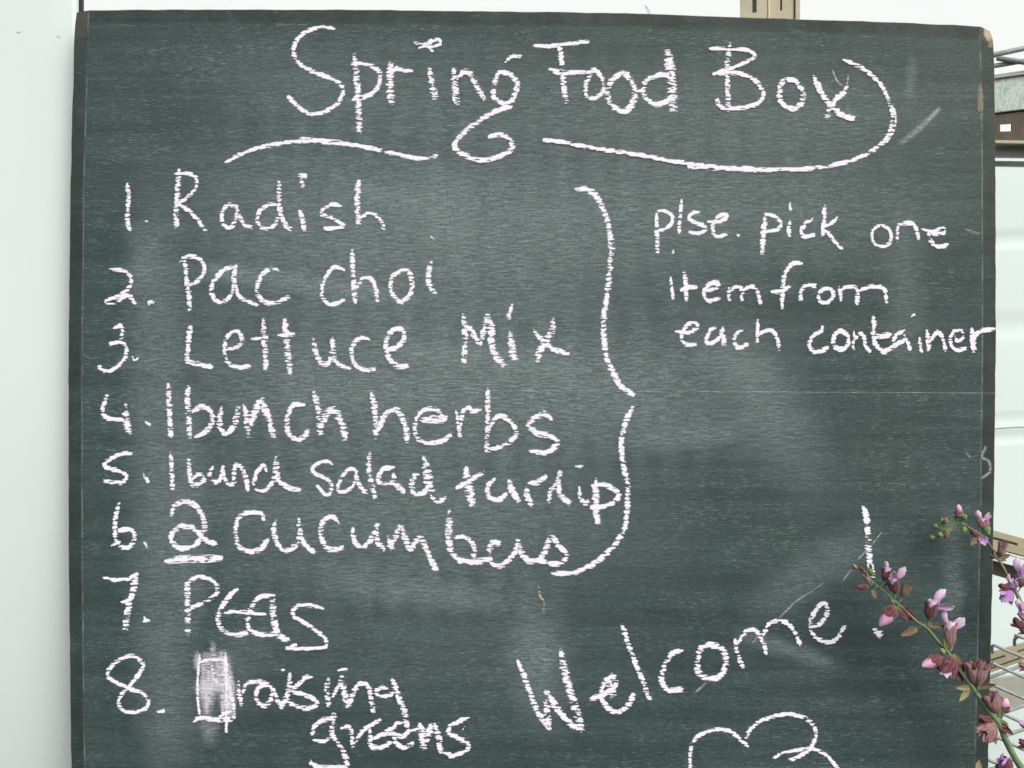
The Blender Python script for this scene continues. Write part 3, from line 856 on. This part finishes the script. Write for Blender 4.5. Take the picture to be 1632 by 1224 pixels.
for line in STROKES.strip().splitlines():
    if line.startswith('@'):
        flush(cur); wi += 1; cur = {'label': line[2:].strip(), 's': []}; continue
    tok = line.split(); T = TILE[tok[0]]; spec = tok[1]; soft = 's' in spec; P = 1.0
    if 'f' in spec: spec, P = spec.split('f'); P = float(P)
    elif soft: spec, P = spec.split('s'); P = float(P)
    if tok[0] in 'RTU' and not soft: P *= 1.15
    pts = []
    for q in tok[2:]:
        if ':' in q: nm, q = q.split(':'); T = TILE[nm]
        x, y = q.split(','); pts.append((T[0] + float(x) / T[2], T[1] + float(y) / T[2]))
    cur['s'].append((float(spec), P, pts, soft))
flush(cur)
# pale seam line across the right half, and old wiped chalk dust with the central glare painted in
mb = MB()
for a, b, P in (((700, 621), (820, 622), .35), ((822, 622.3), (1130, 624), .5), ((1135, 624), (1590, 626.5), .72)):
    ribbon(mb, [a, b], 1.5, P * .38, True, 1.4e-4, 0, 0)
mb.build('seam_line', CHS, board, label='hairline pale seam running across the right half of the board')
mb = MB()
for k, (wd, P, pts) in enumerate(DUST_AND_GLARE): ribbon(mb, pts, wd, P * 1.2, True, 3e-5 + k * 4e-6, .12, 0)
mb.build('chalk_dust_and_glare', DUST_GLARE, board, label='faint cloudy wipe marks of old chalk dust')

# ------------------------------------------------------------------ flowering sage in front of the board
def petal_mat(name, c0, c1, c2):
    M = Mat(name, .6, .25); u = M.n('ShaderNodeUVMap', uv_map='UVMap'); sp = M.n('ShaderNodeSeparateXYZ'); M.l(u.outputs[0], sp.inputs[0])
    nz = M.noise(M.coord(scale=(260, 260, 260)), 1, 3)
    c = M.mix(M.lin(sp.outputs[1], .0, .5), c0, c1); c = M.mix(M.lin(sp.outputs[1], .5, 1.0), c, c2)
    vein = M.math('SINE', M.math('MULTIPLY', sp.outputs[0], 34.0)); c = M.mix(M.lin(vein, .6, 1, 0, .22), c, c0)
    M.col(M.mix(M.lin(nz, .3, .75, 0, .35), c, c1))
    M.b.inputs['Subsurface Weight'].default_value = .25; M.b.inputs['Subsurface Radius'].default_value = (.002, .001, .002); M.b.inputs['Subsurface Scale'].default_value = 1
    return M.m
PET = petal_mat('lilac_petal', (.40, .17, .38), (.62, .38, .62), (.88, .74, .90))
PETP = petal_mat('pink_petal', (.38, .16, .28), (.60, .32, .50), (.84, .60, .78))
PETV = petal_mat('violet_petal', (.30, .12, .38), (.45, .22, .55), (.62, .42, .70))
def fuzzy(name, a, b, c, sc=170):
    M = Mat(name, .85, .15); u = M.n('ShaderNodeUVMap', uv_map='UVMap'); sp = M.n('ShaderNodeSeparateXYZ'); M.l(u.outputs[0], sp.inputs[0])
    rib = M.math('SINE', M.math('MULTIPLY', sp.outputs[0], 62.8)); nz = M.noise(M.coord(scale=(sc, sc, sc)), 1, 4, .7)
    cc = M.mix(M.lin(nz, .3, .7), a, b); cc = M.mix(M.lin(rib, -.2, 1, 0, .4), cc, c); cc = M.mix(M.lin(sp.outputs[1], .0, .30, .75, 0), cc, (.20, .22, .09))
    M.col(cc); M.bump(nz, .5, .0006); M.b.inputs['Sheen Weight'].default_value = .25; M.b.inputs['Sheen Roughness'].default_value = .5
    return M.m
CALM = fuzzy('maroon_calyx', (.085, .026, .034), (.17, .058, .072), (.26, .125, .13))
CALF = fuzzy('faded_rose_calyx', (.20, .095, .105), (.32, .18, .185), (.42, .29, .27))
CALB = fuzzy('brown_bract', (.13, .085, .068), (.20, .14, .10), (.25, .20, .11))
GRN = fuzzy('green_bud', (.11, .20, .05), (.20, .31, .09), (.28, .36, .15))
OLI = fuzzy('olive_bract', (.20, .20, .09), (.32, .31, .16), (.38, .34, .20))
STM = Mat('sage_stem', .7, .25); sn = STM.noise(STM.coord(scale=(110, 110, 110)), 1, 4, .7)
u_ = STM.n('ShaderNodeUVMap', uv_map='UVMap'); sp_ = STM.n('ShaderNodeSeparateXYZ'); STM.l(u_.outputs[0], sp_.inputs[0])
c_ = STM.mix(STM.lin(sn, .3, .7), (.08, .14, .065), (.16, .24, .13)); c_ = STM.mix(STM.lin(STM.math('SINE', STM.math('MULTIPLY', sp_.outputs[0], 25.1)), 0, 1, 0, .5), c_, (.30, .38, .20))
STM.col(STM.mix(STM.lin(STM.noise(STM.coord(scale=(30, 30, 30), loc=(5, 5, 5)), 1, 2), .52, .7, 0, .45), c_, (.20, .09, .08))); STM.bump(sn, .4, .0005)
STM = STM.m

def petal(mb, base, d, side, nrm, L_, W, curl, cup, mi=0, power=.8, frill=0, tk=.00022, rnd=False):
    """a curved petal or bract with real thickness"""
    NS, NT = 8, 6; top = []; uv = []
    for i in range(NS + 1):
        s = i / NS; wd = W * (math.sin(math.pi * min(1, (s * .93 + .05)) ** power) ** .75)
        if rnd:
            s = math.sin(s * math.pi / 2) ** 1.15; wd = W * (.34 + .66 * min(1, s / .62) ** 1.4) * (math.sqrt(max(0, 1 - ((s - .62) / .385) ** 2)) if s > .62 else 1)
        for j in range(NT + 1):
            t = j / NT * 2 - 1; fr = frill * math.sin(t * 7 + i * .8 + L_ * 3e4) * s
            top.append(base + d * (L_ * (s - .07 * t * t * s)) + side * (t * wd * (1 + .10 * math.sin(i * 2.3 + L_ * 9e3 + t * 2))) + nrm * (curl * L_ * s * s + cup * wd * t * t + fr + .00035 * math.sin(i * 1.7 + j * 2.1 + W * 7e4) * (s > .1))); uv.append((j / NT, s))
    n = len(top); bot = [p - nrm * tk for p in top]; fs = []
    for i in range(NS):
        for j in range(NT):
            a = i * (NT + 1) + j; fs += [(a, a + 1, a + NT + 2, a + NT + 1), (n + a, n + a + NT + 1, n + a + NT + 2, n + a + 1)]
    rim = [j for j in range(NT + 1)] + [i * (NT + 1) + NT for i in range(1, NS + 1)] + [NS * (NT + 1) + j for j in range(NT - 1, -1, -1)] + [i * (NT + 1) for i in range(NS - 1, 0, -1)]
    fs += [(rim[k], n + rim[k], n + rim[(k + 1) % len(rim)], rim[(k + 1) % len(rim)]) for k in range(len(rim))]
    mb.add(top + bot, fs, uv + uv, mi)
def bell(mb, base, d, side, nrm, L_, R, teeth=5, tooth=.35, flare=1.0, closed=False, mi=0, flat=.75, inner=True):
    """ribbed calyx / corolla tube: a bell with pointed lips"""
    NS, NT = 9, 20
    def shell(sc, rev):
        vs = []; uv = []
        for i in range(NS + 1):
            s = i / NS
            prof = .22 + .78 * math.sin(min(1, s * 1.5) * math.pi / 2) * (1 + (flare - 1) * s) if not closed else math.sin(math.pi * min(.985, s * .90 + .08)) ** .7
            for j in range(NT):
                a = 2 * math.pi * j / NT; tz = tooth * L_ * max(0, abs(math.cos(a * teeth / 2)) - .25) * max(0, (s - .6) / .4) if not closed else 0
                r = R * prof * sc * (1 + .055 * math.cos(a * 10) + .05 * math.sin(a * 3 + i * .9 + R * 2e4))
                if not closed and s > .85: r *= 1 + .12 * math.cos(a * teeth)
                vs.append(base + d * (L_ * (1 - (tooth if not closed else 0)) * s + tz) + side * (math.cos(a) * r) + nrm * (math.sin(a) * r * flat)); uv.append((j / NT, s))
        fs = [(i * NT + j, i * NT + (j + 1) % NT, (i + 1) * NT + (j + 1) % NT, (i + 1) * NT + j) for i in range(NS) for j in range(NT)]
        if rev: fs = [f[::-1] for f in fs]
        return vs, fs, uv
    a = shell(1, False); mb.add(*a, mi=mi)
    if not closed: b = shell(.90, True); mb.add(*b, mi=mi)
def hairs(mb, base, d, side, nrm, L_, R, n, rg, mi=0):
    for _ in range(n):
        s = rg.uniform(.1, 1); a = rg.uniform(0, 6.28); o = side * math.cos(a) + nrm * math.sin(a) * .75
        p = base + d * (L_ * s) + o * R * .92; q = p + (o + d * .4).normalized() * rg.uniform(.0006, .0014); w_ = d * .00007
        mb.add([p - w_, p + w_, q], [(0, 1, 2)], None, mi)

class Sage:
    def __init__(s, path, y0, y1, w0, w1, label, seed):
        s.rg = random.Random(seed); s.path = path; s.y0, s.y1 = y0, y1
        P = catmull([at(x, y, y0 + (y1 - y0) * i / (len(path) - 1)) for i, (x, y) in enumerate(path)], .003); s.P = P
        s.root = thing('sage_stem', P[-1], label, 'flower stem', 'flowering sage stems in front of the board'); s.sq = K * .9
        mb = MB(); mb.tube(P, lambda t: (w0 + (w1 - w0) * t) * K * .92 / 2 * (1 + .06 * math.sin(t * 60)), 12)
        for _ in range(int(len(P) * 14)):
            i = s.rg.randrange(len(P) - 1); t = i / len(P); R = (w0 + (w1 - w0) * t) * K * .46; a = s.rg.uniform(0, 6.28)
            o = Vector((math.cos(a), math.sin(a) * .6, math.sin(a))).normalized(); p = P[i].lerp(P[i + 1], s.rg.random()) + o * R * .9
            q = p + o * s.rg.uniform(.0005, .0012); mb.add([p + Vector((0, 0, .00007)), p - Vector((0, 0, .00007)), q], [(0, 1, 2)])
        mb.build('stem', STM, s.root, True)
    def frame(s, a, b, dy=0, tilt=None):
        q = at(*a, s.y0); i = min(range(len(s.P)), key=lambda k: (s.P[k] - q).length + abs(0)); y = s.P[i].y + dy
        A, Bp = at(*a, y), at(*b, y - (tilt if tilt is not None else s.rg.uniform(-.004, .006)))
        v = Bp - A; L_ = v.length; d = v / L_; side = d.cross(Vector((0, 1, 0))).normalized(); nrm = side.cross(d).normalized()
        if nrm.y > 0: nrm = -nrm
        return A, d, side, nrm, L_, s.P[i]
    def stalk(s, A, near, w=2.2, mat=None):
        if (A - near).length < .0015: return
        mid = A.lerp(near, .5) + Vector((0, -.001, -.0012)); mb = MB(); mb.tube(catmull([near, mid, A], .002), w * K * .45, 8); mb.build('stalk', mat or STM, s.root, True)
    def calyx(s, a, b, w, mat=None, dy=0, teeth=3, tooth=.38, flare=1.15, stalk=True):
        A, d, side, nrm, L_, near = s.frame(a, b, dy)
        if stalk: s.stalk(A, near)
        mb = MB(); R = w * K * .9 / 2; bell(mb, A, d, side, nrm, L_, R, teeth, tooth, flare); hairs(mb, A, d, side, nrm, L_ * .85, R, 170, s.rg)
        # three pointed lips
        for k, (o, l2) in enumerate(((-1, .42), (1, .42), (0, .36))):
            dd = (d + side * (.28 * o)).normalized(); petal(mb, A + d * L_ * .58 + side * R * .55 * o - nrm * (R * .2 if o == 0 else -R * .3), dd, (side - dd * side.dot(dd)).normalized(), nrm, L_ * l2 * 1.1, R * .52, .12, -.3, power=.62)
        return mb.build('calyx', mat or CALM, s.root, True), (A, d, side, nrm, L_, R)
    def bud(s, a, b, w, mat, tipmat=PETP, dy=0, f=.55, cw=.9):
        """calyx with the closed corolla pushing out of its mouth"""
        m = (a[0] + (b[0] - a[0]) * f, a[1] + (b[1] - a[1]) * f); c, (A, d, side, nrm, L_, R) = s.calyx(a, m, w, mat, dy)
        mb = MB(); Lb = L_ / f; bell(mb, A + d * L_ * .35, d, side, nrm, Lb - L_ * .35, R * cw, closed=True, flat=.85); mb.build('petal', tipmat, c, True); return c
    def flower(s, a, m, w, lobes, mat=CALM, pm=PET, dy=0, tooth=.30):
        """calyx from a to m; lobes = [(tip pixel, width)] with the corolla tube starting inside the calyx"""
        c, (A, d, side, nrm, L_, R) = s.calyx(a, m, w, mat, dy, tooth=tooth)
        mouth = A + d * L_ * .86; mb = MB(); bell(mb, A + d * L_ * .3, d, side, nrm, L_ * .78, R * .72, 5, .10, 1.15, flat=.8); mb.build('corolla_tube', pm, c, True)
        for k, (tp, wd) in enumerate(lobes):
            T = at(*tp, mouth.y - .003 * (k % 2) - .002); start = mouth - d * L_ * .18 - nrm * -.0006 * k; v = T - start; l2 = v.length; dd = v / l2
            sd = dd.cross(Vector((0, 1, 0))).normalized(); nn = sd.cross(dd).normalized()
            if nn.y > 0: nn = -nn
            ang = s.rg.uniform(-.5, .5); sd2 = (sd * math.cos(ang) + nn * math.sin(ang)).normalized(); nn2 = sd2.cross(dd).normalized()
            if nn2.y > 0: nn2 = -nn2
            mb = MB(); petal(mb, start, dd, sd2, nn2, l2 * .97, wd * K * .44, s.rg.uniform(-.22, .26), -.75 if k == 0 else .5, frill=.0007, rnd=True); mb.build('petal', pm, c, True)
        return c
    def green(s, p, w, mat=GRN, q=None):
        q = q or (p[0] + s.rg.uniform(-.5, .5) * w, p[1] - w * 1.1); A, d, side, nrm, L_, near = s.frame(p, q, s.rg.uniform(-.003, .003))
        mb = MB(); bell(mb, A, d, side, nrm, L_, w * K * .45, closed=True, flat=.95); mb.build('bud', mat, s.root, True); s.stalk(A, near, 1.3)
    def bract(s, a, b, w, mat=OLI, curl=.2, dy=0, cup=.4):
        A, d, side, nrm, L_, near = s.frame(a, b, dy); mb = MB(); petal(mb, A, d, side, nrm, L_, w * K * .46, curl, cup, power=.75); hairs(mb, A, d, side, nrm, L_ * .9, w * K * .3, 24, s.rg)
        mb.build('bract', mat, s.root, True); s.stalk(A, near, 1.4)
def X(x, y): return (1340 + x / 2.757, 780 + y / 2.757)

S1 = Sage([X(100, 350), X(125, 390), X(180, 440), X(250, 500), X(330, 578), X(380, 612), X(430, 672), X(475, 722), X(530, 805), X(580, 872), X(640, 960), X(690, 1022), X(722, 1095), X(762, 1175), X(815, 1260), X(880, 1400)], -.055, -.085, 1.6, 12.5,
          'longest flowering sage stem, crossing the lower right of the board diagonally beside the exclamation mark', 11)
S1.green(X(72, 352), 7, OLI, X(52, 330)); S1.green(X(104, 358), 7, CALM, X(78, 340)); S1.green(X(118, 372), 7, GRN, X(98, 362)); S1.green(X(138, 376), 9, GRN, X(124, 345)); S1.green(X(128, 392), 7, OLI, X(104, 385))
S1.calyx(X(130, 415), X(100, 365), 8, CALF, teeth=2); S1.calyx(X(125, 425), X(66, 434), 9, CALM); S1.bract(X(140, 440), X(152, 485), 8, CALB)
S1.bract(X(135, 350), X(120, 318), 5, CALB)
S1.flower(X(192, 405), X(205, 345), 14, [(X(198, 314), 9)], CALM, PET); S1.green(X(190, 424), 7, GRN, X(206, 396))
S1.flower(X(243, 460), X(228, 390), 17, [(X(288, 338), 14), (X(232, 350), 14), (X(250, 405), 11)], CALM, PET)
S1.calyx(X(268, 478), X(300, 412), 13, CALB); S1.bract(X(240, 500), X(215, 470), 6, OLI)
S1.bud(X(244, 516), X(170, 600), 20, CALM, PETP, f=.62, cw=1.0); S1.bract(X(240, 515), X(180, 520), 9, CALB)
S1.bract(X(252, 512), X(352, 590), 15, CALM, -.1); S1.bract(X(258, 520), X(300, 580), 12, CALM)
S1.flower(X(388, 576), X(402, 490), 19, [(X(470, 440), 17), (X(500, 508), 15), (X(430, 475), 13)], CALM, PET)
S1.flower(X(482, 700), X(480, 585), 18, [(X(452, 520), 13), (X(548, 562), 17), (X(500, 605), 15)], CALF, PET); S1.bract(X(470, 712), X(446, 640), 8, GRN); S1.bract(X(480, 712), X(490, 660), 6, OLI)
S1.bract(X(385, 595), X(455, 602), 10, CALB); S1.bract(X(335, 612), X(252, 640), 13, CALB); S1.green(X(455, 722), 9, OLI, X(438, 700))
S1.bud(X(445, 738), X(356, 778), 19, CALM, PETP, f=.66, cw=.95)
S1.flower(X(500, 728), X(452, 815), 26, [(X(434, 800), 8), (X(466, 742), 8)], CALM, PET); S1.bract(X(495, 725), X(530, 850), 20, CALM, .1); S1.bract(X(505, 735), X(470, 835), 20, CALM, .2); S1.bract(X(500, 740), X(525, 800), 13, CALF)
S1.calyx(X(598, 862), X(568, 742), 21, CALF, teeth=2); S1.calyx(X(604, 862), X(638, 746), 17, CALF, teeth=2, dy=-.004); S1.bract(X(592, 868), X(612, 820), 12, OLI)
S1.bract(X(572, 872), X(498, 868), 10, OLI); S1.bract(X(562, 880), X(512, 930), 11, OLI); S1.bract(X(595, 868), X(680, 852), 12, CALB)
S1.calyx(X(690, 985), X(652, 890), 24, CALF); S1.bract(X(690, 980), X(700, 905), 14, CALF); S1.bud(X(712, 985), X(728, 918), 17, CALM, PETP, f=.6); S1.bract(X(700, 1005), X(705, 945), 9, GRN); S1.bract(X(690, 1015), X(735, 1030), 8, OLI)
S1.calyx(X(672, 1020), X(598, 1020), 18, CALM, teeth=2); S1.calyx(X(675, 1025), X(603, 1085), 20, CALF, teeth=2); S1.calyx(X(672, 1030), X(655, 1112), 18, CALF)
S1.bract(X(692, 1030), X(758, 1078), 12, CALM); S1.bract(X(690, 1030), X(740, 1040), 8, CALB)
S1.flower(X(745, 1240), X(705, 1190), 24, [(X(700, 1152), 8), (X(748, 1180), 8), (X(720, 1178), 9)], CALM, PETV); S1.bract(X(600, 1235), X(605, 1185), 10, OLI)

S2 = Sage([X(500, 118), X(522, 135), X(560, 165), X(612, 195), X(655, 245), X(698, 315), X(733, 380), X(765, 440), X(792, 500), X(812, 560), X(860, 700)], -.03, -.055, 1.6, 9,
          'shorter flowering sage stem leaning over the board edge, with green buds at its tip', 23)
S2.bud(X(523, 128), X(516, 66), 13, CALF, PETP, f=.62, cw=.85); S2.green(X(535, 132), 9, GRN, X(552, 110)); S2.green(X(520, 135), 8, GRN, X(505, 122)); S2.green(X(545, 165), 9, GRN, X(540, 190)); S2.bract(X(525, 138), X(560, 160), 6, GRN)
for p, q, w_ in (((418, 172), (416, 150), 8), ((440, 210), (430, 190), 10), ((404, 220), (398, 202), 8), ((470, 172), (488, 150), 9), ((458, 150), (462, 122), 7), ((450, 152), (444, 126), 7), ((478, 188), (470, 166), 9)):
    S2.green(X(*p), w_, GRN if w_ > 7 else OLI, X(*q))
S2.green(X(466, 172), 11, CALB, X(462, 218))
mb = MB(); mb.tube(catmull([at(*X(505, 122), -.03), at(*X(485, 145), -.03), at(*X(465, 175), -.03), at(*X(440, 195), -.03), at(*X(405, 210), -.03)], .002), .0006, 8); mb.tube(catmull([at(*X(465, 175), -.03), at(*X(440, 172), -.03), at(*X(420, 165), -.03)], .002), .0005, 8); mb.build('side_stalk', STM, S2.root, True)
S2.flower(X(636, 178), X(622, 130), 18, [(X(600, 90), 12), (X(655, 100), 13), (X(624, 122), 12)], CALF, PET); S2.green(X(632, 190), 12, GRN, X(655, 165)); S2.green(X(640, 195), 8, GRN, X(656, 188))
S2.calyx(X(612, 198), X(568, 194), 9, CALM); S2.bract(X(615, 200), X(560, 245), 14, CALB); S2.bract(X(618, 205), X(632, 248), 16, PETV)
S2.calyx(X(700, 300), X(716, 222), 13, CALF); S2.bract(X(695, 300), X(668, 270), 9, OLI); S2.bract(X(695, 305), X(740, 285), 9, CALB); S2.bract(X(690, 306), X(725, 312), 7, OLI); S2.calyx(X(680, 305), X(660, 275), 10, CALB)
S2.flower(X(765, 440), X(752, 400), 17, [(X(728, 368), 11), (X(785, 380), 14), (X(745, 395), 11), (X(775, 408), 12)], PETV, PET)
S2.flower(X(790, 430), X(800, 370), 20, [(X(785, 295), 18), (X(812, 300), 16)], CALF, PET); S2.calyx(X(755, 428), X(690, 430), 10, CALM); S2.calyx(X(745, 432), X(722, 500), 20, PETV, tooth=.25); S2.bract(X(740, 430), X(690, 462), 12, PETV)
S2.flower(X(812, 580), X(795, 530), 14, [(X(785, 480), 12), (X(800, 490), 10)], PETP, PET); S2.calyx(X(815, 610), X(750, 575), 13, CALM); S2.green(X(770, 448), 7, STM, X(745, 444))

S3 = Sage([(1660, 1000), (1658, 1060), (1668, 1120), (1690, 1230), (1720, 1330)], -.02, -.03, 5, 9,
          'sage stem just outside the right edge of the picture, only its side flowers showing', 31)
S3.calyx((1650, 1060), (1622, 1062), 13, CALF); S3.bud((1652, 1160), (1624, 1152), 16, PETV, PETV); S3.calyx((1652, 1192), (1621, 1183), 13, CALM)
S3.calyx((1650, 1010), (1622, 1004), 9, CALM)
